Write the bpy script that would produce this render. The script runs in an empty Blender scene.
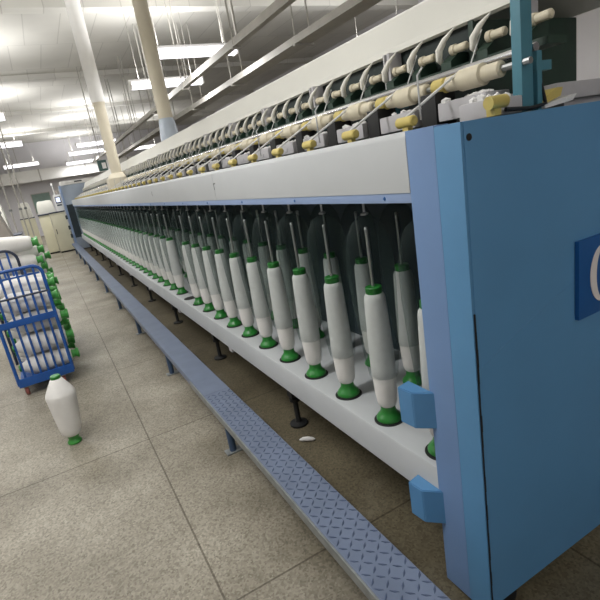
import bpy, bmesh, math, random
from mathutils import Vector, Matrix
random.seed(7)
S = bpy.context.scene
COL = S.collection
PI = math.pi

# ------------------------------------------------------------------ materials
def lin(c):
    return tuple(((v/255)/12.92 if v/255 <= .04045 else (((v/255)+.055)/1.055)**2.4) for v in c)

def mat(name, rgb, rough=.5, metal=0., noise=.08, scale=6., spec=.5, bump=0., bscale=60., emit=None, es=1.):
    m = bpy.data.materials.new(name); m.use_nodes = True
    nt = m.node_tree; b = nt.nodes['Principled BSDF']
    c = lin(rgb)
    tc = nt.nodes.new('ShaderNodeTexCoord')
    nz = nt.nodes.new('ShaderNodeTexNoise'); nz.inputs['Scale'].default_value = scale; nz.inputs['Detail'].default_value = 5
    nt.links.new(tc.outputs['Object'], nz.inputs['Vector'])
    rp = nt.nodes.new('ShaderNodeValToRGB')
    rp.color_ramp.elements[0].position = .3; rp.color_ramp.elements[1].position = .7
    rp.color_ramp.elements[0].color = (*[v*(1-noise) for v in c], 1)
    rp.color_ramp.elements[1].color = (*[min(1, v*(1+noise)) for v in c], 1)
    nt.links.new(nz.outputs['Fac'], rp.inputs['Fac'])
    nt.links.new(rp.outputs['Color'], b.inputs['Base Color'])
    b.inputs['Roughness'].default_value = rough; b.inputs['Metallic'].default_value = metal
    b.inputs['Specular IOR Level'].default_value = spec
    if bump:
        n2 = nt.nodes.new('ShaderNodeTexNoise'); n2.inputs['Scale'].default_value = bscale
        nt.links.new(tc.outputs['Object'], n2.inputs['Vector'])
        bp = nt.nodes.new('ShaderNodeBump'); bp.inputs['Strength'].default_value = bump; bp.inputs['Distance'].default_value = .01
        nt.links.new(n2.outputs['Fac'], bp.inputs['Height']); nt.links.new(bp.outputs['Normal'], b.inputs['Normal'])
    if emit:
        b.inputs['Emission Color'].default_value = (*lin(emit), 1); b.inputs['Emission Strength'].default_value = es
    return m

M = {}
M['fascia'] = mat('grey_enamel', (176, 179, 180), .45, noise=.03, scale=3)
M['rail'] = mat('rail_enamel', (172, 175, 177), .42, noise=.04, scale=5)
M['strip'] = mat('lavender_enamel', (136, 156, 190), .45, noise=.04)
M['post'] = mat('lavender_blue_paint', (106, 135, 176), .5, noise=.05, scale=4)
M['teal'] = mat('sky_blue_paint', (84, 134, 174), .5, noise=.06, scale=4)
M['panel'] = mat('end_panel_paint', (84, 136, 178), .5, noise=.06, scale=2.5)
M['bracket'] = mat('bracket_paint', (80, 130, 174), .5, noise=.04)
M['sign'] = mat('sign_blue', (22, 84, 146), .4, noise=.03)
M['digit'] = mat('sign_digit', (224, 218, 214), .5, noise=.02)
M['yarn'] = mat('white_yarn', (216, 216, 214), .85, noise=.03, scale=40, spec=.2, bump=.15, bscale=260)
M['yarnlow'] = mat('white_yarn_spool', (220, 218, 214), .85, noise=.03, scale=20, spec=.2, bump=.15, bscale=200)
M['green'] = mat('green_plastic', (36, 118, 44), .32, noise=.08)
M['lgreen'] = mat('green_plastic_light', (62, 142, 62), .35, noise=.12)
M['steel'] = mat('steel', (170, 172, 172), .3, metal=.85, noise=.03)
M['chrome'] = mat('chrome', (205, 205, 208), .2, metal=.9, noise=.03)
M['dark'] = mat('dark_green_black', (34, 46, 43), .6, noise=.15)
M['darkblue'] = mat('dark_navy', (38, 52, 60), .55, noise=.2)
M['black'] = mat('black_rubber', (18, 19, 19), .6, noise=.1)
M['cream'] = mat('cream_ceramic', (205, 196, 172), .5, noise=.07, scale=20)
M['yellow'] = mat('yellow_plastic', (192, 174, 98), .45, noise=.08, scale=20)
M['greybox'] = mat('pale_grey_plastic', (180, 178, 180), .55, noise=.06, scale=15)
M['lint'] = mat('white_lint', (220, 219, 217), .95, noise=.05, scale=30, bump=.5, bscale=80)
M['tealpost'] = mat('teal_post', (70, 124, 140), .5)
M['dkgreen'] = mat('dark_green_casting', (32, 56, 44), .5, noise=.12)
M['horn'] = mat('ivory_plastic', (222, 220, 210), .45, noise=.04)
M['cover'] = mat('cover_cream_grey', (206, 205, 197), .55, noise=.03, scale=2)
M['bench'] = mat('bench_blue_grey', (102, 113, 134), .42, noise=.1, scale=7)
M['benchleg'] = mat('bench_leg_blue', (58, 78, 104), .5, noise=.1)
M['galv'] = mat('worn_steel_edge', (130, 134, 134), .45, metal=.4, noise=.2, scale=20)
M['lozenge'] = mat('tread_lozenge', (72, 84, 110), .4, noise=.1)
M['tblue'] = mat('trolley_blue', (24, 78, 150), .4, noise=.1, scale=10)
M['tdark'] = mat('trolley_dark', (36, 46, 66), .5)
M['red'] = mat('red_brown_wheel', (150, 84, 76), .5)
M['duct'] = mat('duct_beige', (204, 196, 176), .55, noise=.06, scale=4)
M['white'] = mat('white_plastic', (226, 225, 222), .5, noise=.03)
M['funnel'] = mat('funnel_grey', (170, 180, 192), .35, noise=.05)
M['cabinet'] = mat('cabinet_cream', (206, 202, 178), .5, noise=.05, scale=3)
M['head'] = mat('headstock_grey_blue', (156, 168, 184), .5, noise=.04)
M['sack'] = mat('white_sack', (208, 207, 198), .85, noise=.04, bump=.3, bscale=12)
M['bin'] = mat('bin_grey', (138, 132, 124), .7, noise=.1)
M['tray'] = mat('tray_grey', (176, 173, 166), .6, noise=.08)
M['boxgreen'] = mat('box_dark_green', (52, 84, 80), .5)
M['board'] = mat('board_green', (122, 142, 134), .7, noise=.08)
M['tube'] = mat('fluorescent_tube', (250, 248, 255), .4, emit=(248, 246, 255), es=3.0)
M['screen'] = mat('screen_lit', (220, 225, 240), .3, emit=(215, 222, 245), es=1.2)
M['wallm'] = mat('wall_paint', (206, 204, 207), .8, noise=.04, scale=1)

def floor_mat():
    m = bpy.data.materials.new('terrazzo_floor'); m.use_nodes = True
    nt = m.node_tree; N = nt.nodes; L = nt.links; b = N['Principled BSDF']
    tc = N.new('ShaderNodeTexCoord')
    v = N.new('ShaderNodeTexVoronoi'); v.inputs['Scale'].default_value = 118
    L.new(tc.outputs['Object'], v.inputs['Vector'])
    r = N.new('ShaderNodeValToRGB'); cr = r.color_ramp
    cr.elements[0].position = .0; cr.elements[0].color = (*lin((122, 116, 103)), 1)
    cr.elements[1].position = 1.; cr.elements[1].color = (*lin((180, 174, 160)), 1)
    e = cr.elements.new(.45); e.color = (*lin((156, 150, 136)), 1)
    L.new(v.outputs['Color'], r.inputs['Fac'])
    n = N.new('ShaderNodeTexNoise'); n.inputs['Scale'].default_value = 1.6; n.inputs['Detail'].default_value = 6
    L.new(tc.outputs['Object'], n.inputs['Vector'])
    r2 = N.new('ShaderNodeValToRGB'); r2.color_ramp.elements[0].position = .35; r2.color_ramp.elements[1].position = .7
    r2.color_ramp.elements[0].color = (.58, .565, .53, 1); r2.color_ramp.elements[1].color = (1, 1, 1, 1)
    L.new(n.outputs['Fac'], r2.inputs['Fac'])
    mx = N.new('ShaderNodeMixRGB'); mx.blend_type = 'MULTIPLY'; mx.inputs['Fac'].default_value = 1
    L.new(r.outputs['Color'], mx.inputs['Color1']); L.new(r2.outputs['Color'], mx.inputs['Color2'])
    # tile joints
    mp = N.new('ShaderNodeMapping'); mp.inputs['Location'].default_value = (-.205, -2.89, 0)
    L.new(tc.outputs['Object'], mp.inputs['Vector'])
    br = N.new('ShaderNodeTexBrick'); br.offset = 0; br.squash = 1
    br.inputs['Scale'].default_value = 1; br.inputs['Brick Width'].default_value = .56*2.05; br.inputs['Row Height'].default_value = 1.45
    br.inputs['Mortar Size'].default_value = .005; br.inputs['Mortar Smooth'].default_value = .3
    br.inputs['Color1'].default_value = (1, 1, 1, 1); br.inputs['Color2'].default_value = (.93, .93, .93, 1); br.inputs['Mortar'].default_value = (.44, .42, .39, 1)
    L.new(mp.outputs['Vector'], br.inputs['Vector'])
    m2 = N.new('ShaderNodeMixRGB'); m2.blend_type = 'MULTIPLY'; m2.inputs['Fac'].default_value = 1
    L.new(mx.outputs['Color'], m2.inputs['Color1']); L.new(br.outputs['Color'], m2.inputs['Color2'])
    # old oil and water stains mixed with painted shade along the machine foot
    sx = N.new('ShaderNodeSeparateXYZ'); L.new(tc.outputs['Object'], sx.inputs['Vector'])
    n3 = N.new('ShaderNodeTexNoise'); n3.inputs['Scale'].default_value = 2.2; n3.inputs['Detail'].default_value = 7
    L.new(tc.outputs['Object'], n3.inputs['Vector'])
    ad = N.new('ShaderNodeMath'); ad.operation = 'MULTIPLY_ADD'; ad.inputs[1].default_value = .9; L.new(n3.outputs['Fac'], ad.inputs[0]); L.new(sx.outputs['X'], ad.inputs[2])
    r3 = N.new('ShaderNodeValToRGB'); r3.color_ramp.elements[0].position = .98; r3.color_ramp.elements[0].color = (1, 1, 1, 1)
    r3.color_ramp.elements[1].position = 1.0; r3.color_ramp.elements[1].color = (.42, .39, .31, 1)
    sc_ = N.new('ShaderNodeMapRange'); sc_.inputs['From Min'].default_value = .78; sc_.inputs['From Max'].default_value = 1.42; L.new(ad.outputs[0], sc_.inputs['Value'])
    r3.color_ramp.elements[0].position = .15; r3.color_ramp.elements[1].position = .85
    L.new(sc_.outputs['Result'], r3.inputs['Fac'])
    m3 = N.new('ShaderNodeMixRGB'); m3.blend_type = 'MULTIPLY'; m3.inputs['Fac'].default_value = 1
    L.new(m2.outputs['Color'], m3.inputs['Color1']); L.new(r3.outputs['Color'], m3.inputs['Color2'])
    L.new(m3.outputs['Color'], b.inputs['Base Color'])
    b.inputs['Roughness'].default_value = .5
    b.inputs['Specular IOR Level'].default_value = .35
    return m
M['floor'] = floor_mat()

def ceil_mat():
    m = bpy.data.materials.new('ceiling_panels'); m.use_nodes = True
    nt = m.node_tree; N = nt.nodes; L = nt.links; b = N['Principled BSDF']
    tc = N.new('ShaderNodeTexCoord')
    br = N.new('ShaderNodeTexBrick'); br.offset = .5; br.inputs['Scale'].default_value = 1
    br.inputs['Brick Width'].default_value = .62; br.inputs['Row Height'].default_value = 2.0
    br.inputs['Mortar Size'].default_value = .012; br.inputs['Mortar Smooth'].default_value = .6
    br.inputs['Color1'].default_value = (*lin((214, 212, 205)), 1); br.inputs['Color2'].default_value = (*lin((206, 204, 198)), 1)
    br.inputs['Mortar'].default_value = (*lin((188, 186, 180)), 1)
    L.new(tc.outputs['Object'], br.inputs['Vector'])
    n = N.new('ShaderNodeTexNoise'); n.inputs['Scale'].default_value = .7; n.inputs['Detail'].default_value = 5
    L.new(tc.outputs['Object'], n.inputs['Vector'])
    r2 = N.new('ShaderNodeValToRGB'); r2.color_ramp.elements[0].position = .3; r2.color_ramp.elements[1].position = .7
    r2.color_ramp.elements[0].color = (.86, .86, .86, 1); r2.color_ramp.elements[1].color = (1, 1, 1, 1)
    L.new(n.outputs['Fac'], r2.inputs['Fac'])
    mx = N.new('ShaderNodeMixRGB'); mx.blend_type = 'MULTIPLY'; mx.inputs['Fac'].default_value = 1
    L.new(br.outputs['Color'], mx.inputs['Color1']); L.new(r2.outputs['Color'], mx.inputs['Color2'])
    L.new(mx.outputs['Color'], b.inputs['Base Color']); b.inputs['Roughness'].default_value = .8
    return m
M['ceil'] = ceil_mat()

def smoky_mat():
    m = bpy.data.materials.new('smoky_clear_plastic'); m.use_nodes = True
    nt = m.node_tree; N = nt.nodes; L = nt.links
    out = N['Material Output']; b = N['Principled BSDF']
    b.inputs['Base Color'].default_value = (*lin((92, 112, 108)), 1); b.inputs['Roughness'].default_value = .45
    t = N.new('ShaderNodeBsdfTransparent'); t.inputs['Color'].default_value = (.87, .89, .885, 1)
    fr = N.new('ShaderNodeLayerWeight'); fr.inputs['Blend'].default_value = .25
    ma = N.new('ShaderNodeMath'); ma.operation = 'MULTIPLY_ADD'; ma.inputs[1].default_value = .20; ma.inputs[2].default_value = .02
    L.new(fr.outputs['Facing'], ma.inputs[0])
    mx = N.new('ShaderNodeMixShader'); L.new(ma.outputs[0], mx.inputs['Fac'])
    L.new(t.outputs[0], mx.inputs[1]); L.new(b.outputs[0], mx.inputs[2]); L.new(mx.outputs[0], out.inputs['Surface'])
    return m
M['smoky'] = smoky_mat()

# ------------------------------------------------------------------ mesh helpers
def add_box(bm, x0, x1, y0, y1, z0, z1, bev=0., seg=2):
    r = bmesh.ops.create_cube(bm, size=1)
    for v in r['verts']:
        v.co = Vector((x0+(v.co.x+.5)*(x1-x0), y0+(v.co.y+.5)*(y1-y0), z0+(v.co.z+.5)*(z1-z0)))
    if bev:
        es = list({e for v in r['verts'] for e in v.link_edges})
        bmesh.ops.bevel(bm, geom=es, offset=bev, segments=seg, profile=.7, affect='EDGES')

def add_tube(bm, pts, rad, n=10, cap=True):
    pts = [Vector(p) for p in pts]
    rads = rad if isinstance(rad, (list, tuple)) else [rad]*len(pts)
    rings = []; prev = None
    for i, p in enumerate(pts):
        d = (pts[min(i+1, len(pts)-1)]-pts[max(i-1, 0)]).normalized()
        if prev is None:
            a = Vector((0, 0, 1)) if abs(d.z) < .9 else Vector((1, 0, 0))
            u = d.cross(a).normalized()
        else:
            u = (prev-d*prev.dot(d)).normalized()
        prev = u; w = d.cross(u)
        rings.append([bm.verts.new(p+(u*math.cos(2*PI*k/n)+w*math.sin(2*PI*k/n))*rads[i]) for k in range(n)])
    for a, b in zip(rings, rings[1:]):
        for k in range(n):
            bm.faces.new((a[k], a[(k+1) % n], b[(k+1) % n], b[k]))
    if cap:
        bm.faces.new(rings[0][::-1]); bm.faces.new(rings[-1])

def add_lathe(bm, prof, n=24, mx=None, bottom=True):
    mx = mx or Matrix.Identity(4)
    rings = []
    for r, z in prof:
        if r < 1e-5: rings.append([bm.verts.new(mx @ Vector((0, 0, z)))])
        else: rings.append([bm.verts.new(mx @ Vector((r*math.cos(2*PI*k/n), r*math.sin(2*PI*k/n), z))) for k in range(n)])
    for a, b in zip(rings, rings[1:]):
        for k in range(n):
            k2 = (k+1) % n
            if len(a) == 1 and len(b) == 1: continue
            if len(a) == 1: bm.faces.new((a[0], b[k2], b[k]))
            elif len(b) == 1: bm.faces.new((a[k], a[k2], b[0]))
            else: bm.faces.new((a[k], a[k2], b[k2], b[k]))
    if bottom and len(rings[0]) > 1: bm.faces.new(rings[0][::-1])
    if len(rings[-1]) > 1: bm.faces.new(rings[-1])

def add_prism(bm, poly, vec):
    """extrude a closed polygon (3-D points) along vec"""
    vec = Vector(vec)
    a = [bm.verts.new(Vector(p)) for p in poly]; b = [bm.verts.new(Vector(p)+vec) for p in poly]
    n = len(a)
    for k in range(n): bm.faces.new((a[k], a[(k+1) % n], b[(k+1) % n], b[k]))
    bm.faces.new(a[::-1]); bm.faces.new(b)

def obj(name, bm, m, parent=None, smooth=True):
    bmesh.ops.recalc_face_normals(bm, faces=bm.faces)
    if smooth:
        for f in bm.faces: f.smooth = True
        for e in bm.edges:
            if len(e.link_faces) == 2 and e.calc_face_angle(0) > math.radians(38): e.smooth = False
    me = bpy.data.meshes.new(name); bm.to_mesh(me); bm.free()
    me.materials.append(M[m] if isinstance(m, str) else m)
    o = bpy.data.objects.new(name, me); COL.objects.link(o)
    if parent: o.parent = parent
    return o

def B(): return bmesh.new()

def tag(o, label, cat, group=None):
    o['label'] = label; o['category'] = cat
    if group: o['group'] = group
    return o

def thing(name, label, cat, loc=(0, 0, 0), rotz=0, group=None):
    o = bpy.data.objects.new(name, None); COL.objects.link(o)
    o.location = loc; o.rotation_euler = (0, 0, rotz); o.empty_display_size = .1
    return tag(o, label, cat, group)

def box(name, m, parent, *a, **k):
    bm = B(); add_box(bm, *a, **k); return obj(name, bm, m, parent)

def tube(name, m, parent, pts, rad, n=10):
    bm = B(); add_tube(bm, pts, rad, n); return obj(name, bm, m, parent)

def struct(o): o['kind'] = 'structure'; return o

def kids(o): return [c for c in bpy.data.objects if c.parent == o]

def part_copy(o, loc, parent, ch=()):
    c = o.copy(); COL.objects.link(c); c.parent = parent; c.location = loc
    for g in ch:
        d = g.copy(); COL.objects.link(d); d.parent = c
    return c

# ------------------------------------------------------------------ setting
X0, X1, Y0, Y1, ZC = -6., 9., -5., 29., 4.7
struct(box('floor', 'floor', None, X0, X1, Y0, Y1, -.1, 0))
struct(box('ceiling', 'ceil', None, X0, X1, Y0, Y1, ZC, ZC+.1))
struct(box('wall_far', 'wallm', None, X0, X1, Y1, Y1+.15, 0, ZC))
struct(box('wall_back', 'wallm', None, X0, X1, Y0-.15, Y0, 0, ZC))
struct(box('wall_left', 'wallm', None, X0-.15, X0, Y0, Y1, 0, ZC))
struct(box('wall_right', 'wallm', None, X1, X1+.15, Y0, Y1, 0, ZC))
for k, y in enumerate((4.5, 9.5, 14.5, 19.5, 24.5)):
    struct(box('trim_%d' % (k+1), 'ceil', None, X0, X1, y, y+.28, ZC-.12, ZC))

# ------------------------------------------------------------------ the twisting machine
DY = .289; YB = 1.385
def ys(i): return YB+DY*i
NSP = 53                       # spindles: index -1 .. 51
XF = .9; XR = 2.1; YE = .847; YN = 1.04; YH = 16.5
mach = thing('twisting_machine', 'long pale grey yarn twisting machine with blue end panel and rows of upright bobbins', 'machine', (0, 0, 0))

# end panel, facing the camera
bm = B(); add_box(bm, XF+.008, XR, YE-.002, YE+.03, .06, 1.531, .0015)
pan = obj('end_panel', bm, 'panel', mach)
bm = B(); add_lathe(bm, [(0, 0), (.0085, 0), (.0085, .002), (.005, .003), (0, .003)], 16, Matrix.Translation((.923, YE-.002, 1.494)) @ Matrix.Rotation(PI/2, 4, 'X'))
obj('bolt_hole', bm, 'black', pan)
bm = B(); add_tube(bm, [(.913, YE-.002, .89), (1.05, YE-.002, .945), (1.19, YE-.002, .995), (1.32, YE-.002, 1.032)], [.0006, .0012, .0012, .0006], 6)
obj('scratch', bm, 'teal', pan)
# number plate, its digits drawn as real slabs
bm = B(); add_box(bm, 1.325, 1.70, YE-.016, YE-.003, .91, 1.153, .001)
plate = obj('number_plate', bm, 'sign', mach)
bm = B()
def ellipse_ring(cx, cz, rx, rz, ix, iz, n=40):
    o = [bm.verts.new((cx+rx*math.cos(2*PI*k/n), YE-.0163, cz+rz*math.sin(2*PI*k/n))) for k in range(n)]
    i = [bm.verts.new((cx+ix*math.cos(2*PI*k/n), YE-.0163, cz+iz*math.sin(2*PI*k/n))) for k in range(n)]
    o2 = [bm.verts.new(v.co+Vector((0, -.002, 0))) for v in o]; i2 = [bm.verts.new(v.co+Vector((0, -.002, 0))) for v in i]
    for k in range(n):
        j = (k+1) % n
        bm.faces.new((o2[k], o2[j], i2[j], i2[k])); bm.faces.new((o[k], o[j], o2[j], o2[k]))
        bm.faces.new((i[k], i[j], i2[j], i2[k])); bm.faces.new((o[k], o[j], i[j], i[k]))
ellipse_ring(1.44, 1.034, .062, .09, .032, .078)
obj('digit', bm, 'digit', plate)

# corner post in two leaves and its dark seal
bm = B(); add_box(bm, XF, XF+.05, YE+.0005, .9335, .02, 1.531, .0015)
post = obj('corner_post', bm, 'teal', mach); post['label'] = 'sky blue outer leaf of the corner post'
bm = B(); add_box(bm, XF, XF+.05, .934, YN, .02, 1.535, .0015)
p2 = obj('corner_post', bm, 'post', mach); p2['label'] = 'lavender blue inner leaf of the corner post'
bm = B()
zs = [.05+.05*k for k in range(20)]
for k, z in enumerate(zs):
    wv = random.uniform(.0, .003)
    add_box(bm, XF+.004, XF+.007+wv, YE-.0032, YE+.004, z, z+.052)
obj('seal', bm, 'black', post)
# far-side corner post
box('corner_post', 'teal', mach, XR-.05, XR, YE+.03, YN, .02, 1.531, bev=.004)
# latch brackets on the post
for z0, z1 in ((.632, .760), (.265, .395)):
    bm = B(); add_prism(bm, [(XF+.002, 1.018, z0), (.852, 1.068, z0), (.847, 1.132, z0), (XF+.002, 1.142, z0)], (0, 0, z1-z0))
    bmesh.ops.bevel(bm, geom=list(bm.edges), offset=.003, segments=2, affect='EDGES')
    obj('latch_bracket', bm, 'bracket', mach)

# fascia panels (six spindles each) above the spindles with a lavender strip below
seams = [YN+.001]
y = 2.706
while y < YH-.3: seams.append(y); y += 1.745
seams.append(YH)
for k, (a, b) in enumerate(zip(seams, seams[1:])):
    bm = B()
    prof = [(XF, 1.372), (XF, 1.518), (XF+.004, 1.528), (XF+.014, 1.536), (XF+.06, 1.536), (XF+.06, 1.372)]
    add_prism(bm, [(x, a+.001, z) for x, z in prof], (0, b-a-.002, 0))
    fp = obj('fascia_panel', bm, 'fascia', mach)
    if 0 < k < 3:
        bm = B(); add_box(bm, XF-.001, XF+.001, a-.004, a+.001, 1.43, 1.468); add_box(bm, XF-.001, XF+.001, a-.03 if k == 1 else a-.012, a, 1.462, 1.468)
        obj('keyhole_slot', bm, 'black', fp)
bm = B(); add_box(bm, XF+.002, XF+.06, YN+.001, YH, 1.343, 1.372, .003)
st = obj('lower_strip', bm, 'strip', mach)
bm = B()
for k in range(26):
    yy = YN+.12+k*.58
    add_lathe(bm, [(0, 0), (.006, 0), (.004, .003), (0, .003)], 10, Matrix.Translation((XF+.002, yy, 1.357)) @ Matrix.Rotation(-PI/2, 4, 'Y'))
obj('screw_head', bm, 'sign', st)['kind'] = 'stuff'
# other side fascia and rail (same profile mirrored)
box('fascia_panel', 'fascia', mach, XR-.06, XR, YN, YH, 1.343, 1.536, bev=.006)

# spindle rail: a long closed box with a bevelled nose
bm = B()
prof = [(XF, .336), (XF, .458), (XF+.006, .470), (XF+.018, .475), (XR-.02, .475), (XR, .46), (XR, .336), (XR-.03, .336), (XR-.03, .43), (XF+.03, .43), (XF+.03, .336)]
add_prism(bm, [(x, YN, z) for x, z in prof], (0, YH-YN, 0))
rail = obj('spindle_rail', bm, 'rail', mach)
# deck above the spindles, inner partition
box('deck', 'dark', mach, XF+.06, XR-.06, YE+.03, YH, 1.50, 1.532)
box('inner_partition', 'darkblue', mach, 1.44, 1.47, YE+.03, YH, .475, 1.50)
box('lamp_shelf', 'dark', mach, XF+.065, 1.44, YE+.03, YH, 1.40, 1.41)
# dark drive beam, shaped to stand in for shade under the rail, and feet
box('drive_shade_beam', 'dark', mach, 1.14, 1.86, YE+.2, YH, .10, .43, bev=.01)
foot_bm = B()
add_lathe(foot_bm, [(0, 0), (.055, 0), (.055, .012), (.02, .02), (.016, .03), (.016, .16), (.032, .16), (.032, .18), (.016, .185), (.016, .36), (0, .36)], 14)
add_box(foot_bm, -.03, .25, -.03, .03, .19, .24)
foot0 = obj('machine_foot', foot_bm, 'black', mach); foot0.location = (1.01, 2.36, 0)
y = 2.36-1.45
for k in range(11):
    if k != 1: part_copy(foot0, (1.01, y+1.45*k, 0), mach)
    c = part_copy(foot0, (XR-.11, y+1.45*k, 0), mach); c.rotation_euler = (0, 0, PI)
# loose cable clips hanging under the rail edge
bm = B()
add_box(bm, -.012, .012, -.03, .03, -.035, 0, .004); add_tube(bm, [(0, .02, -.03), (.02, .03, -.05), (.05, .03, -.05)], .006, 6)
clip0 = obj('rail_clip', bm, 'greybox', mach); clip0.location = (XF+.016, 3.1, .336)
for k in range(1, 9): part_copy(clip0, (XF+.016, 3.1+1.45*k, .336), mach)

# per spindle: cup ring, separator plate, stem, guide, yarn, rollers, boxes
bm = B(); add_lathe(bm, [(.030, 0), (.060, 0), (.060, .003), (.055, .004), (.030, .004)], 28)
cup0 = obj('spindle_cup', bm, 'black', mach)
HOOD = [(.054, .195), (.0555, .20), (.066, .28), (.078, .42), (.085, .56), (.0855, .64), (.081, .70), (.070, .75), (.052, .787), (.030, .806), (.012, .815), (0, .816)]
bm = B(); add_lathe(bm, HOOD, 32, bottom=False)
sep0 = obj('balloon_hood', bm, 'smoky', mach)
bm = B(); add_lathe(bm, HOOD, 24, bottom=False)
rear0 = obj('rear_balloon_hood', bm, 'smoky', mach)
bm = B(); add_tube(bm, [(0, 0, 0), (0, 0, .11)], .0045, 8); add_lathe(bm, [(.004, -.004), (.014, -.002), (.014, .004), (.005, .008)], 12)
stem0 = obj('thread_eyelet', bm, 'steel', mach)

bm = B(); add_tube(bm, [(0, -.036, 0), (0, -.032, 0), (0, .032, 0), (0, .036, 0)], [.012, .0155, .0155, .012], 14); add_box(bm, -.006, .012, -.012, .012, -.027, -.01)
ygd0 = obj('yarn_guide', bm, 'yellow', mach)
bm = B(); add_tube(bm, [(0, 0, .012), (.20, -.012, .115)], .0042, 8); add_tube(bm, [(.20, -.012, .115), (.262, -.01, .135), (.325, -.005, .235)], .0022, 6)
yst0 = obj('yarn_strand', bm, 'yarn', mach)
bm = B(); add_tube(bm, [(0, 0, 0), (0, 0, .12), (.015, -.006, .14)], .0028, 6)
gw0 = obj('guide_wire', bm, 'steel', mach)
bm = B(); add_tube(bm, [(0, -.10, 0), (0, -.095, 0), (0, -.04, 0), (0, -.035, 0), (0, .045, 0), (0, .05, 0), (0, .098, 0), (0, .104, 0)], [.016, .022, .022, .031, .031, .025, .022, .016], 16)
rol0 = obj('feed_roller', bm, 'cream', mach)
bm = B(); add_tube(bm, [(0, .105, 0), (0, .11, 0), (0, .155, 0), (0, .16, 0)], [.018, .0235, .0235, .018], 16)
obj('roller_collar', bm, 'yellow', rol0)
# pale boxes with lint on top
gbx = []
for s in range(3):
    bm = B(); add_box(bm, -.05, .05, -.115, .068, 0, .055, .008)
    add_box(bm, -.054, -.046, -.055, -.035, .012, .03, .002)
    g = obj('bracket_box', bm, 'greybox', mach)
    bm = B()
    for k in range(9):
        mtx = Matrix.Translation((random.uniform(-.045, .02), random.uniform(-.10, .055), .056)) @ Matrix.Diagonal((random.uniform(.006, .014), random.uniform(.008, .022), random.uniform(.005, .013), 1))
        bmesh.ops.create_icosphere(bm, subdivisions=1, radius=1, matrix=mtx)
    l = obj('lint', bm, 'lint', g); l['kind'] = 'stuff'
    gbx.append((g, l))
bm = B(); add_box(bm, -.01, .01, -.012, .012, 0, .15, .002); add_box(bm, -.012, .05, -.012, .012, .10, .125, .002)
tp0 = obj('support_post', bm, 'tealpost', mach)
bm = B(); add_box(bm, -.04, .045, -.032, .032, 0, .108, .003)
slt0 = obj('slot_plate', bm, 'black', mach)
# hook, peg, casting of the upper row
bm = B()
add_tube(bm, [(.010, .012, -.048), (-.006, .010, -.034), (-.012, .002, -.008), (-.006, -.018, .020), (.008, -.048, .046)], [.006, .011, .0125, .009, .0025], 10)
hk0 = obj('traverse_hook', bm, 'horn', mach)
bm = B(); add_tube(bm, [(0, -.034, 0), (0, -.03, 0), (0, .012, 0), (0, .014, 0), (0, .03, 0)], [.009, .013, .013, .017, .017], 12)
pg0 = obj('peg', bm, 'cream', mach)
bm = B(); add_prism(bm, [(-.028, -.022, -.02), (.05, -.022, -.02), (.05, -.022, .025), (.01, -.022, .025), (-.028, -.022, 0)], (0, .044, 0))
cs0 = obj('casting', bm, 'dkgreen', mach)
bm = B(); add_box(bm, -.02, .04, -.020, -.006, -.10, .05, .002); add_box(bm, -.02, .04, .008, .018, -.10, .05, .002); add_box(bm, 0, .04, -.02, .018, -.1, -.07)
dv0 = obj('divider_bracket', bm, 'greybox', mach)

DUCT = (1.17, 8.0)
protos = [slt0, cup0, rear0, sep0, stem0, ygd0, yst0, gw0, rol0, tp0, hk0, pg0, cs0, dv0]+[g for g, l in gbx]
used = set()
rolk = kids(rol0); gk = {g.name: [l] for g, l in gbx}
def put(o, loc, ch=()):
    if o.name not in used:
        used.add(o.name); o.location = loc; return o
    return part_copy(o, loc, mach, ch)
hook_rest = B(); peg_rest = B(); cast_rest = B()
nh = 0
for i in range(-1, NSP-1):
    y = ys(i)
    put(cup0, (.982, y, .475))
    if i != 10:
        put(sep0, (.982, y, .475)); put(stem0, (.982, y, 1.292))
    put(rear0, (1.255, y+.163, .475))
    if y > YN: put(ygd0, (.992, y+.04, 1.563))
    near_duct = abs(y-DUCT[1]) < .25
    if not near_duct:
        put(yst0, (.992, y+.04, 1.563))
        if i % 2: put(gw0, (1.03, y+.02, 1.562))
for i in range(-2, NSP-1):
    y = ys(i)
    near_duct = abs(y-DUCT[1]) < .3
    if not near_duct:
        if y > 1.0: put(rol0, (1.2, y-.03, 1.657), rolk)
        g, l = gbx[i % 3]
        if y > 1.0: put(g, (1.195, y, 1.55), [l])
        if y > .85: put(slt0, (1.19, y+.112, 1.532))
        if i % 2 == 0: put(tp0, (1.255, y+.1, 1.532))
    for s in (0, 1):
        yy = y+.04+s*DY/2
        if yy < YE+.05 or yy > YH-.06: continue
        if nh < 100:
            put(hk0, (1.30, yy, 1.786)); put(pg0, (1.312, yy-.062, 1.770)); put(cs0, (1.31, yy-.03, 1.735))
        else:
            for src, acc, l in ((hk0, hook_rest, (1.30, yy, 1.786)), (pg0, peg_rest, (1.312, yy-.062, 1.770)), (cs0, cast_rest, (1.31, yy-.03, 1.735))):
                t = bmesh.new(); t.from_mesh(src.data); bmesh.ops.translate(t, verts=t.verts, vec=l)
                tm = bpy.data.meshes.new('t'); t.to_mesh(tm); acc.from_mesh(tm); t.free(); bpy.data.meshes.remove(tm)
        nh += 1
    if i % 2 == 0 and y+.174 < YH-.1: put(dv0, (1.315, y+.174+.006, 1.79))
for nm, bm, m in (('traverse_hook', hook_rest, 'horn'), ('peg', peg_rest, 'cream'), ('casting', cast_rest, 'dkgreen')):
    obj(nm, bm, m, mach)['kind'] = 'stuff'
tube('chrome_bar', 'chrome', mach, [(1.25, .9, 1.692), (1.25, YH, 1.692)], .0125, 12)
tube('roller_shaft', 'steel', mach, [(1.2, .88, 1.657), (1.2, YH, 1.657)], .009, 8)
box('back_plate', 'dark', mach, 1.36, 1.39, 1.2, YH, 1.532, 1.845)
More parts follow.
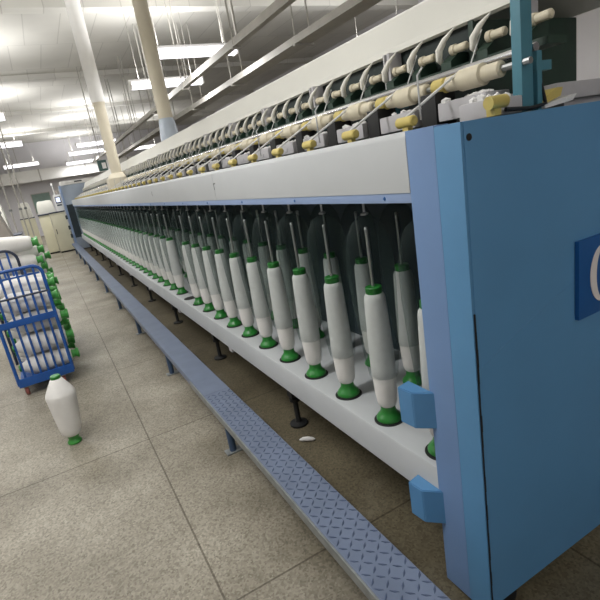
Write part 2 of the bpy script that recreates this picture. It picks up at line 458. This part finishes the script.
box('inner_rail', 'dkgreen', mach, 1.28, 1.36, YE+.04, YH, 1.695, 1.715)
# upper cover
bm = B()
prof = [(1.335, 1.842), (1.345, 1.835), (1.40, 1.975), (1.42, 1.99), (1.80, 1.99), (1.865, 1.845), (1.85, 1.845), (1.78, 1.95), (1.43, 1.95)]
add_prism(bm, [(x, YE+.04, z) for x, z in prof], (0, YH-YE-.04, 0))
obj('upper_cover', bm, 'cover', mach)
# fittings at the near end of the deck, just behind the end panel
bm = B(); add_box(bm, 1.06, 1.19, .90, 1.0, 1.534, 1.578, .006); eb = obj('bracket_box', bm, 'greybox', mach)
bm = B()
for k in range(12):
    mtx = Matrix.Translation((random.uniform(1.07, 1.18), random.uniform(.91, .99), 1.58)) @ Matrix.Diagonal((random.uniform(.008, .016), random.uniform(.008, .016), random.uniform(.006, .016), 1))
    bmesh.ops.create_icosphere(bm, subdivisions=1, radius=1, matrix=mtx)
obj('lint', bm, 'lint', eb)['kind'] = 'stuff'
bm = B(); add_box(bm, 1.19, 1.235, .90, .93, 1.534, 1.83, .003); obj('support_post', bm, 'tealpost', mach)
bm = B(); add_tube(bm, [(1.11, .89, 1.546), (1.15, .885, 1.543), (1.2, .885, 1.540), (1.27, .89, 1.546), (1.265, .90, 1.60), (1.25, .93, 1.70)], .0055, 8); obj('cable', bm, 'black', mach)
bm = B(); add_tube(bm, [(1.035, .88, 1.565), (1.095, .88, 1.567)], .0165, 14); add_box(bm, 1.05, 1.075, .875, .9, 1.534, 1.56); obj('yarn_guide', bm, 'yellow', mach)
bm = B(); add_prism(bm, [(1.29, .9, 1.548), (1.35, .9, 1.562), (1.36, .9, 1.585), (1.33, .9, 1.585), (1.29, .9, 1.565)], (0, .05, 0)); obj('yarn_guide', bm, 'yellow', mach)
bm = B(); add_prism(bm, [(1.26, .885, 1.534), (1.38, .885, 1.545), (1.40, .885, 1.562), (1.37, .885, 1.56), (1.26, .885, 1.543)], (0, .06, 0)); obj('clamp_plate', bm, 'lint', mach)
bm = B(); add_box(bm, 1.38, 1.84, .93, 1.15, 1.552, 1.60, .006); add_box(bm, 1.44, 1.80, .95, 1.1, 1.532, 1.552); obj('end_ledge', bm, 'greybox', mach)
bm = B(); add_box(bm, 1.335, 1.865, 1.18, 1.20, 1.534, 1.84, .004); obj('end_plate', bm, 'dkgreen', mach)
# headstock at the far end
hs = box('headstock', 'head', mach, .66, 1.95, YH+.002, YH+.5, .03, 2.0, bev=.01)
bm = B(); add_box(bm, .72, 2.0, YH-.02, YH+.5, 2.002, 2.12, .01); ht = obj('headstock_lid', bm, 'white', mach)
box('vent_slot', 'black', ht, 1.12, 1.34, YH-.024, YH-.018, 2.05, 2.085)
bm = B(); add_box(bm, .655, .72, YH-.03, YH+.0, .03, 2.0, .006); obj('headstock_edge', bm, 'strip', mach)
for z in (.42, .68, 1.0):
    bm = B(); add_prism(bm, [(.66, YH-.04, z), (.60, YH-.03, z), (.60, YH+.04, z), (.66, YH+.05, z)], (0, 0, .12)); obj('latch_bracket', bm, 'darkblue', mach)
box('headstock_recess', 'darkblue', mach, .724, XF+.02, YH-.012, YH+.001, .4, 1.42)

# ------------------------------------------------------------------ bobbins on the machine
def make_bobbin():
    t = thing('yarn_bobbin', '', 'bobbin', (0, 0, 0))
    bm = B(); add_lathe(bm, [(0, .002), (.046, .002), (.050, .006), (.050, .014), (.046, .022), (.037, .031), (.031, .042), (.029, .055), (.029, .068), (0, .068)], 26)
    obj('base', bm, 'green', t)
    bm = B(); add_lathe(bm, [(0, .064), (.029, .064), (.035, .071), (.0395, .088), (.0425, .12), (.0452, .182), (.046, .192), (.044, .194), (0, .196)], 32)
    obj('lower_sleeve', bm, 'yarnlow', t)
    bm = B(); add_lathe(bm, [(0, .194), (.045, .194), (.0475, .199), (.0478, .24), (.046, .33), (.0425, .44), (.040, .505), (.0375, .518), (.032, .527), (0, .529)], 32)
    obj('yarn_package', bm, 'yarn', t)
    bm = B(); add_lathe(bm, [(0, .525), (.029, .525), (.031, .528), (.031, .550), (.028, .553), (.012, .554), (0, .554)], 24)
    obj('top_cap', bm, 'green', t)
    bm = B(); add_tube(bm, [(0, 0, .548), (0, 0, .765)], [.0065, .0075], 10)
    add_tube(bm, [(0, 0, .763), (0, 0, .772)], [.0095, .006], 10)
    obj('guide_tube', bm, 'steel', t)
    return t
def nth(k):
    return '%d%s' % (k, 'th' if 10 <= k % 100 <= 20 else {1: 'st', 2: 'nd', 3: 'rd'}.get(k % 10, 'th'))
bob = make_bobbin(); bk = kids(bob); first = True
def place_bobbin(x, y, z, label, group):
    global first
    if first: r = bob; first = False
    else:
        r = bob.copy(); COL.objects.link(r)
        for c in bk:
            d = c.copy(); COL.objects.link(d); d.parent = r
    r.location = (x, y, z); r.rotation_euler = (0, 0, random.uniform(0, 6))
    tag(r, label, 'bobbin', group)
n = 0
for i in range(-1, NSP-1):
    if i == 10: continue
    n += 1
    where = 'half hidden by the post' if i == -1 else ('just past the empty spindle' if i == 11 else ('just before the empty spindle' if i == 9 else 'on the grey rail'))
    lab = 'white bobbin %s, %s in the front row from the post' % (where, nth(n))
    if i == 0: lab = 'largest white yarn bobbin in view, first whole one beside the blue post'
    place_bobbin(.982, ys(i), .475, lab, 'front row of white bobbins on the machine rail')
n = 0
for i in range(-1, NSP-1):
    n += 1
    place_bobbin(1.255, ys(i)+.163, .475, 'shaded white bobbin in the back row, %s from the blue post' % nth(n), 'back row of white bobbins inside the machine')

# ------------------------------------------------------------------ step bench along the machine
bench = thing('step_bench', 'long low blue-grey steel step running along the foot of the machine', 'step', (0, 0, 0))
YT = 2.66
def plank(a, b, m='bench'):
    bm = B()
    prof = [(.554, .205), (.554, .247), (.557, .25), (.713, .25), (.716, .247), (.716, .205), (.711, .205), (.711, .243), (.559, .243), (.559, .205)]
    add_prism(bm, [(x, a, z) for x, z in prof], (0, b-a, 0))
    return obj('step_plate', bm, m, bench)
tp = plank(.2, YT)
tp['label'] = 'nearest plate with raised diamond tread'
bm = B()
sx, sy = .0325, .0325
j = 0; y = .22
while y < YT-.02:
    k = 0; x = .572
    while x < .705:
        ang = PI/4 if (j+k) % 2 == 0 else -PI/4
        L, W = .0165, .0042
        u = Vector((math.cos(ang), math.sin(ang), 0)); v = Vector((-u.y, u.x, 0)); c = Vector((x, y, .2501))
        q = [bm.verts.new(c+u*L), bm.verts.new(c+v*W), bm.verts.new(c-u*L), bm.verts.new(c-v*W)]
        tq = [bm.verts.new(c+u*L*.7+Vector((0, 0, .0022))), bm.verts.new(c+v*W*.5+Vector((0, 0, .0022))), bm.verts.new(c-u*L*.7+Vector((0, 0, .0022))), bm.verts.new(c-v*W*.5+Vector((0, 0, .0022)))]
        bm.faces.new(tq)
        for a in range(4): bm.faces.new((q[a], q[(a+1) % 4], tq[(a+1) % 4], tq[a]))
        x += sx; k += 1
    y += sy; j += 1
obj('diamond_tread', bm, 'lozenge', tp)
bm = B(); add_box(bm, .546, .5535, .2, YT+.3, .205, .249, .002); obj('edge_lip', bm, 'galv', bench)
a = YT+.003
while a < 16.3:
    b = min(a+2.9, 16.45); plank(a, b); a = b+.003
bm = B()
add_tube(bm, [(0, 0, .008), (0, 0, .21)], .02, 14)
bl0 = obj('leg', bm, 'benchleg', bench); bl0.location = (.585, 2.374, 0)
bm = B(); add_box(bm, -.045, .10, -.03, .03, 0, .008, .002); fl0 = obj('floor_plate', bm, 'galv', bl0)
bm = B(); add_tube(bm, [(.11, 0, .02), (.11, 0, .21)], .014, 10); add_tube(bm, [(0, 0, .12), (.11, 0, .12)], .012, 8); add_tube(bm, [(.11, 0, .02), (.2, 0, .02)], .01, 8)
lb0 = obj('cross_brace', bm, 'benchleg', bl0)
for k in range(-1, 10):
    if k: part_copy(bl0, (.585, 2.374+1.45*k, 0), bench, [fl0, lb0])

# scrap of lint on the floor under the machine
bm = B()
add_tube(bm, [(-.04, .012, .012), (-.02, .008, .014), (.01, 0, .014), (.035, -.012, .012), (.045, -.016, .010)], [.004, .012, .013, .010, .003], 10)
o = obj('cotton_scrap', bm, 'lint'); o.location = (.955, 2.165, -.001); o.rotation_euler = (0, 0, -.3)
tag(o, 'small white cotton scrap lying on the dirty floor under the machine', 'scrap')

# ------------------------------------------------------------------ fat spools: on the floor and in the trolleys
def make_spool():
    t = thing('yarn_spool', '', 'spool', (0, 0, 0))
    bm = B(); add_lathe(bm, [(0, 0), (.041, 0), (.044, .005), (.043, .016), (.034, .028), (.0315, .04), (.036, .050), (.038, .064), (0, .066)], 24); obj('base', bm, 'lgreen', t)
    bm = B(); add_lathe(bm, [(0, .060), (.044, .060), (.055, .070), (.062, .085), (.068, .12), (.077, .2), (.0865, .31), (.090, .345), (.087, .360), (.074, .385), (.052, .424), (.036, .452), (.031, .456), (0, .457)], 36); obj('yarn_package', bm, 'yarnlow', t)
    bm = B(); add_lathe(bm, [(0, .452), (.029, .452), (.031, .455), (.031, .474), (.027, .478), (0, .478)], 22); obj('top_cap', bm, 'green', t)
    return t
sp = make_spool(); spk = kids(sp)
sp.location = (-.212, 3.23, 0); sp.rotation_euler = (0, .02, .4)
tag(sp, 'single fat white yarn spool standing upright on the floor before the trolley', 'spool')
def place_spool(loc, label, group, tilt=0, yaw=0):
    r = sp.copy(); COL.objects.link(r)
    for c in spk:
        d = c.copy(); COL.objects.link(d); d.parent = r
    r.location = loc
    r.rotation_euler = (random.uniform(-.02, .02), -PI/2+tilt, yaw)    # axis along -X: green base to the right
    tag(r, label, 'spool', group)

# trolley with rack end
def make_trolley(loc, rotz, label, hoop_z, rack_z=1.055):
    t = thing('spool_trolley', label, 'trolley', loc, rotz, None)
    w = .40; d = .66
    bm = B(); add_box(bm, 0, w, .0, d, .10, .125, .004); add_box(bm, -.015, w+.015, -.012, .012, .09, .165, .004); obj('base', bm, 'tblue', t)
    # front rack
    bm = B()
    x0, x1, zt, r = -.01, w+.01, rack_z, .07
    pts = [(x0, 0, .11)]+[(x0, 0, zt-r)]
    for k in range(1, 7): a = PI-PI/2*k/6; pts.append((x0+r+r*math.cos(a), 0, zt-r+r*math.sin(a)))
    for k in range(0, 7): a = PI/2-PI/2*k/6; pts.append((x1-r+r*math.cos(a), 0, zt-r+r*math.sin(a)))
    pts.append((x1, 0, .11)); add_tube(bm, pts, .014, 10)
    rk = obj('front_rack', bm, 'tblue', t)
    for k in range(6):
        x = x0+(x1-x0)*(k+1)/7
        bm = B(); add_box(bm, x-.009, x+.009, -.005, .005, .15, zt-.002, .002); obj('slat', bm, 'tblue', rk)
    bm = B(); add_box(bm, x0, x1, -.012, .0, .60, .655, .003); obj('cross_bar', bm, 'tblue', rk)
    bm = B(); add_tube(bm, [(x0, -.008, zt-.22), (x1, -.008, zt-.22)], .009, 8); obj('cross_bar', bm, 'tdark', rk)
    bm = B(); add_box(bm, x0+.01, x1-.02, -.004, .004, zt-.07, zt-.055, .002); obj('cross_bar', bm, 'tblue', rk)
    # rear hoop
    bm = B(); r = .10; x0, x1, zt = -.03, .25, hoop_z
    pts = [(x0, d, .11), (x0, d, zt-r)]
    for k in range(1, 7): a = PI-PI/2*k/6; pts.append((x0+r+r*math.cos(a), d, zt-r+r*math.sin(a)))
    for k in range(0, 7): a = PI/2-PI/2*k/6; pts.append((x1-r+r*math.cos(a), d, zt-r+r*math.sin(a)))
    pts.append((x1, d, .11)); add_tube(bm, pts, .013, 10)
    rr = obj('rear_hoop', bm, 'tdark', t)
    for k in range(3):
        x = x0+(x1-x0)*(k+1)/4
        bm = B(); add_box(bm, x-.009, x+.009, d-.005, d+.005, .12, zt-.004, .002); obj('slat', bm, 'tblue', rr)
    for (cx, cy) in ((.03, .05), (w-.08, .05), (.03, d-.05), (w-.05, d-.05)):
        bm = B(); add_box(bm, cx-.02, cx+.02, cy-.025, cy+.025, .07, .10, .003); add_box(bm, cx-.018, cx-.014, cy-.015, cy+.015, .03, .08); add_box(bm, cx+.014, cx+.018, cy-.015, cy+.015, .03, .08)
        c = obj('caster', bm, 'galv', t)
        bm = B(); add_tube(bm, [(cx-.013, cy, .04), (cx-.011, cy, .04), (cx+.011, cy, .04), (cx+.013, cy, .04)], [.036, .04, .04, .036], 18); obj('wheel', bm, 'red', c)
    return t
t1 = make_trolley((-.535, 4.40, 0), .03, 'blue slatted spool trolley nearest the camera, behind the lone floor spool', 1.17)
names_layer = ['bottom', 'second', 'third', 'fourth', 'fifth', 'sixth', 'seventh']
names_col = ['right behind the slats', 'in the second file behind the slats', 'in the third file behind the slats', 'in the rear file by the hoop']
for c in range(4):
    nl = 4 if c % 2 == 0 else 4
    for l in range(nl):
        z = .218+.182*l+(0 if c % 2 == 0 else .091)
        place_spool((-.045+random.uniform(-.02, .02), 4.512+.158*c*.985, z), 'white spool lying in the near trolley, %s layer, %s' % (names_layer[l], names_col[c]), 'spools in the near trolley', random.uniform(-.03, .03), random.uniform(-.04, .04))
t2 = make_trolley((-.60, 5.55, 0), .02, 'second blue spool trolley, partly hidden behind the near one', .98, .86)
names_col2 = ['front file', 'second file', 'third file', 'rear file']
for c in range(4):
    for l in range(6):
        z = .218+.182*l+(0 if c % 2 == 0 else .091)
        if z > 1.2: continue
        place_spool((-.085+random.uniform(-.035, .045), 5.655+.158*c, z+.03), 'white spool lying in the far trolley, %s layer, %s' % (names_layer[l], names_col2[c]), 'spools in the far trolley', random.uniform(-.05, .05), random.uniform(-.07, .07))

# ------------------------------------------------------------------ ducts
d1 = thing('suction_duct', 'round beige suction duct with white upper elbow rising from the machine top', 'duct', (DUCT[0], DUCT[1], 1.536))
bm = B(); add_box(bm, -.16, .10, -.16, .16, 0, .20, .012); add_prism(bm, [(-.16, -.16, .19), (.10, -.16, .19), (.08, -.08, .27), (-.08, -.08, .27)], (0, .24, 0)); obj('duct_box', bm, 'duct', d1)
bm = B(); add_tube(bm, [(0, 0, .25), (0, 0, 1.28)], .081, 24); add_tube(bm, [(0, 0, 1.26), (0, 0, 1.30)], .09, 24); obj('pipe', bm, 'duct', d1)
bm = B(); add_tube(bm, [(0, 0, 1.29), (0, 0, 1.32), (0, 0, ZC-1.536)], [.094, .10, .10], 24); obj('upper_pipe', bm, 'white', d1)
d2 = thing('suction_duct', 'round beige duct hanging behind the cover, ending in a grey funnel', 'duct', (1.715, 6.5, 1.99))
bm = B(); add_tube(bm, [(0, 0, .33), (0, 0, ZC-1.99)], .09, 24); obj('pipe', bm, 'duct', d2)
bm = B(); add_lathe(bm, [(.085, .33), (.10, .30), (.12, .12), (.13, .0), (.12, .0), (.10, .15), (.085, .33)], 24); obj('funnel', bm, 'funnel', d2)

# ------------------------------------------------------------------ cable trays under the ceiling
def tray(x, w, z, y0, y1, label):
    t = thing('cable_tray', label, 'cable tray', (x, 0, z))
    bm = B(); add_box(bm, -w/2, w/2, y0, y1, 0, .015); add_box(bm, -w/2, -w/2+.012, y0, y1, .015, .09); add_box(bm, w/2-.012, w/2, y0, y1, .015, .09); obj('tray', bm, 'tray', t)
    y = y0+.6
    while y < y1:
        for s in (-1, 1):
            bm = B(); add_tube(bm, [(s*w*.45, y, .02), (s*w*.45, y, ZC-z)], .011, 6); obj('hanger', bm, 'tray', t)
        bm = B(); add_box(bm, -w/2-.02, w/2+.02, y-.02, y+.02, -.03, .0); obj('cross_bar', bm, 'tray', t)
        y += 2.4
    return t
tray(2.65, .08, 3.0, 3.0, 24, 'narrow grey cable tray under the ceiling, nearer the machine')
tray(3.62, .26, 3.0, 3.0, 24, 'wide grey cable tray under the ceiling, farther right')

# ------------------------------------------------------------------ fluorescent lamps
def lamp(x, y, z, label, grp, power, L=1.4):
    t = thing('fluorescent_lamp', label, 'lamp', (x, y, z), 0, grp)
    bm = B(); add_box(bm, -L/2, L/2, -.05, .05, .07, .12, .006); obj('housing', bm, 'white', t)
    bm = B(); add_prism(bm, [(-L/2+.02, -.09, .07), (-L/2+.02, -.11, .03), (-L/2+.02, -.09, -.02), (-L/2+.02, -.04, -.04), (-L/2+.02, .04, -.04), (-L/2+.02, .09, -.02), (-L/2+.02, .11, .03), (-L/2+.02, .09, .07)], (L-.04, 0, 0)); obj('diffuser', bm, 'tube', t)
    for s in (-1, 1):
        box('end_cap', 'white', t, s*(L/2-.02)-.012, s*(L/2-.02)+.012, -.112, .112, -.045, .075, bev=.006)
    for s in (-.5, .5):
        bm = B(); add_tube(bm, [(s, 0, .11), (s, 0, ZC-z)], .004, 6); obj('hanger', bm, 'tray', t)
    ld = bpy.data.lights.new('lamp_light', 'AREA'); ld.shape = 'RECTANGLE'; ld.size = L; ld.size_y = .2; ld.energy = power
    ld.color = (1, .995, .985)
    lo = bpy.data.objects.new('lamp_light', ld); COL.objects.link(lo); lo.location = (x, y, z-.06)
    l2 = bpy.data.lights.new('lamp_light', 'AREA'); l2.shape = 'RECTANGLE'; l2.size = L; l2.size_y = .3; l2.energy = power*1.05; l2.color = (1, .995, .985)
    lo = bpy.data.objects.new('lamp_light', l2); COL.objects.link(lo); lo.location = (x, y, z+.14); lo.rotation_euler = (PI, 0, 0)
P = 58
aisle = [(-.85, -3.0), (-.85, 1.9), (-.80, 6.8), (-.8, 11.65), (-.62, 16.45), (-.2, 24.4)]
nmA = ['behind the camera', 'overhead by the lone spool', 'above the trolleys', 'nearest at the left edge of the photo', 'second at the left edge of the photo', 'third and rightmost over the left aisle']
for (x, y), nm in zip(aisle, nmA): lamp(x, y, 3.3, 'fluorescent lamp over the left aisle, '+nm, 'lamps over the left aisle', P*1.25 if y > 0 else P*.75)
right = [(1.9, -2.6), (2.9, 2.5), (2.6, 7.5), (2.7, 9.6), (2.36, 19), (2.25, 22), (2.4, 27.3), (4.9, 23.4), (-3.2, 4), (-3.2, 12), (-3.2, 20), (6.5, 3), (6.5, 8)]  # first entry is an added unseen fill lamp brightening the end panel
nmR = ['added unseen fill behind the camera to the right', 'nearest over the machine', 'second over the machine', 'third over the machine', 'topmost of the trio left of the beige duct', 'middle of the trio left of the beige duct', 'lowest of the trio left of the beige duct', 'small one seen right of the beige duct',
       'near one over the far left aisle', 'middle one over the far left aisle', 'far one over the far left aisle', 'near one over the right aisle', 'far one over the right aisle']
for (x, y), nm in zip(right, nmR): lamp(x, y, 3.3, 'fluorescent lamp hung under the ceiling, '+nm, 'lamps across the hall', P if y > 0 else P*.55)

# ------------------------------------------------------------------ far end of the hall
cab = thing('control_cabinet', 'cream control cabinet beside the far headstock, with dark top edge', 'cabinet', (0, 0, 0))
box('body', 'cabinet', cab, .20, .635, 16.75, 17.6, .05, 1.24, bev=.012); box('top', 'tdark', cab, .19, .64, 16.73, 17.62, 1.24, 1.27)
bm = B(); add_box(bm, .22, .62, 16.742, 16.75, .12, 1.2, .003); dr = obj('door', bm, 'cabinet', cab); box('handle', 'black', dr, .25, .27, 16.72, 16.742, .6, .75)
box('plinth', 'black', cab, .22, .62, 16.8, 17.55, 0, .05)
cab2 = thing('side_cabinet', 'darker cream cabinet left of the control cabinet, under the white sack', 'cabinet', (0, 0, 0))
box('body', 'cabinet', cab2, -.12, .185, 17.1, 18.3, .05, 1.22, bev=.012); box('top', 'tdark', cab2, -.13, .19, 17.08, 18.32, 1.22, 1.25)
box('plinth', 'black', cab2, -.1, .17, 17.15, 18.25, 0, .05)
def sack(name, label, x0, x1, y0, y1, z0, z1, seed):
    random.seed(seed)
    bm = B(); add_box(bm, x0, x1, y0, y1, z0, z1)
    bmesh.ops.subdivide_edges(bm, edges=bm.edges, cuts=5, use_grid_fill=True)
    c = Vector(((x0+x1)/2, (y0+y1)/2, z0))
    for v in bm.verts:
        t = (v.co.z-z0)/(z1-z0)
        k = 1-.22*t**3
        v.co.x = c.x+(v.co.x-c.x)*k+random.uniform(-.012, .012); v.co.y = c.y+(v.co.y-c.y)*k
        if t > .01: v.co.z += random.uniform(-.02, .015)
    bmesh.ops.smooth_vert(bm, verts=[v for v in bm.verts if v.co.z > z0+.02], factor=.5, use_axis_x=True, use_axis_y=True, use_axis_z=True)
    o = obj(name, bm, 'sack'); return tag(o, label, 'sack')
sack('white_sack', 'white sack lying on the side cabinet before the green board', -.10, .40, 17.15, 17.7, 1.272, 1.66, 3)
pb = thing('operator_console', 'white control panel with a lit screen beside the far headstock', 'control panel', (.56, 16.9, 1.272))
box('housing', 'white', pb, -.12, .09, -.12, .05, 0, .50, bev=.01)
bm = B(); add_box(bm, -.09, .07, -.128, -.12, .24, .44, .003); sc = obj('screen_frame', bm, 'tdark', pb)
box('screen', 'screen', sc, -.065, .045, -.131, -.128, .275, .41)
box('keypad', 'tdark', pb, -.08, .06, -.126, -.12, .16, .2)
bm = B(); add_box(bm, -.03, .06, -.03, .06, .5, .62, .004); obj('relay_box', bm, 'bin', pb)
bm = B(); add_tube(bm, [(-.06, 0, .5), (-.06, 0, .78)], .012, 8); add_tube(bm, [(-.06, 0, .78), (-.06, 0, .86)], .03, 12); obj('signal_mast', bm, 'white', pb)
# left side machinery
c3 = thing('machine_cabinet', 'cream cabinet end of the machine across the aisle, far left', 'cabinet', (0, 0, 0))
box('body', 'cabinet', c3, -.80, -.30, 21.8, 23.2, .05, 1.12, bev=.012); box('top', 'tdark', c3, -.81, -.29, 21.79, 23.21, 1.12, 1.15); box('plinth', 'black', c3, -.78, -.32, 21.9, 23.1, 0, .05)
sack('white_sack', 'white sack on the far left cabinet below the hanging poles', -.76, -.34, 21.9, 22.6, 1.152, 1.74, 5)
c4 = thing('machine_cabinet', 'white low cabinet behind the stacked spools at the left edge', 'cabinet', (0, 0, 0))
box('body', 'white', c4, -1.1, -.52, 12.2, 13.3, .06, .98, bev=.012); box('plinth', 'black', c4, -1.08, -.54, 12.25, 13.25, 0, .06)
box('top', 'tdark', c4, -1.11, -.51, 12.19, 13.31, .98, 1.0)
sack('white_sack', 'tall white sack at the left edge on the low white cabinet', -1.08, -.70, 12.3, 12.8, 1.002, 1.72, 8)
b5 = thing('storage_bin', 'grey brown bin standing behind the far trolley at the left edge', 'bin', (-.78, 8.2, 0))
bm = B(); add_prism(bm, [(-.32, 0, 0), (.24, 0, 0), (.34, 0, .95), (.22, 0, 1.5), (-.40, 0, 1.5)], (0, .6, 0)); obj('body', bm, 'bin', b5)
bm = B(); add_box(bm, -.42, .24, -.015, .615, 1.49, 1.53, .008); obj('rim', bm, 'tray', b5)
for k, (x, y, nm) in enumerate(((-.70, 15.0, 'left'), (-.47, 15.2, 'middle'), (-.37, 16.2, 'right'))):
    o = thing('ceiling_pole', 'thin pale vertical pole over the left cabinets, %s one of three' % nm, 'pole', (x, y, 0), 0, 'poles over the left cabinets')
    tube('shaft', 'tray', o, [(0, 0, .004), (0, 0, ZC)], .019, 10); tube('collar', 'galv', o, [(0, 0, 1.5), (0, 0, 1.56)], .04, 10)
    box('base_plate', 'galv', o, -.06, .06, -.06, .06, 0, .01)
gb = thing('notice_board', 'faded green notice board on the far wall above the sack', 'board', (.2, Y1-.001, 1.2))
box('panel', 'board', gb, -.42, .42, -.03, 0, 0, .95, bev=.004); box('frame', 'tray', gb, -.46, .46, -.02, 0, -.04, .99, bev=.003)
ad = thing('air_duct', 'wide white air duct crossing below the ceiling near the far wall', 'duct', (0, 27.9, 2.75))
box('body', 'white', ad, X0+.02, X1-.02, 0, .8, 0, .55, bev=.02)
for k in range(6):
    box('flange', 'tray', ad, -4+2.2*k, -3.94+2.2*k, -.015, .815, -.015, .565)
for k in range(5):
    box('strap', 'tray', ad, -3+2.6*k, -2.97+2.6*k, .38, .42, .54, ZC-2.75)
jb = thing('hanging_box', 'small dark green box hanging from the ceiling beside the beige duct', 'box', (1.74, 14, 2.14))
box('case', 'boxgreen', jb, -.11, .11, -.08, .08, 0, .27, bev=.012); tube('rod', 'tray', jb, [(0, 0, .26), (0, 0, ZC-2.14)], .012, 8)
box('face_plate', 'white', jb, -.02, .08, -.084, -.078, .05, .2)

# ------------------------------------------------------------------ world, camera, view
w = bpy.data.worlds.new('world'); S.world = w; w.use_nodes = True
w.node_tree.nodes['Background'].inputs[0].default_value = (.8, .82, .85, 1); w.node_tree.nodes['Background'].inputs[1].default_value = .3

yaw, pitch, roll, f = .4549, .2778, -.1672, 474.1
cy, sy_ = math.cos(yaw), math.sin(yaw); cp, sp_ = math.cos(pitch), math.sin(pitch); cr, sr = math.cos(roll), math.sin(roll)
fw = Vector((sy_*cp, cy*cp, -sp_)); rt = Vector((cy, -sy_, 0)); up = rt.cross(fw)
r2 = rt*cr+up*sr; u2 = -rt*sr+up*cr
cam = bpy.data.cameras.new('camera'); co = bpy.data.objects.new('camera', cam); COL.objects.link(co)
mw = Matrix((r2, u2, -fw)).transposed().to_4x4(); mw.translation = (0, 0, 1.5)
co.matrix_world = mw
cam.sensor_fit = 'HORIZONTAL'; cam.sensor_width = 36; cam.lens = f/600*36; cam.clip_start = .05; cam.clip_end = 200
S.camera = co
S.view_settings.view_transform = 'Standard'; S.view_settings.look = 'None'; S.view_settings.gamma = 1
S.view_settings.use_curve_mapping = False
S.view_settings.exposure = -0.32
S.cycles.transparent_max_bounces = 64
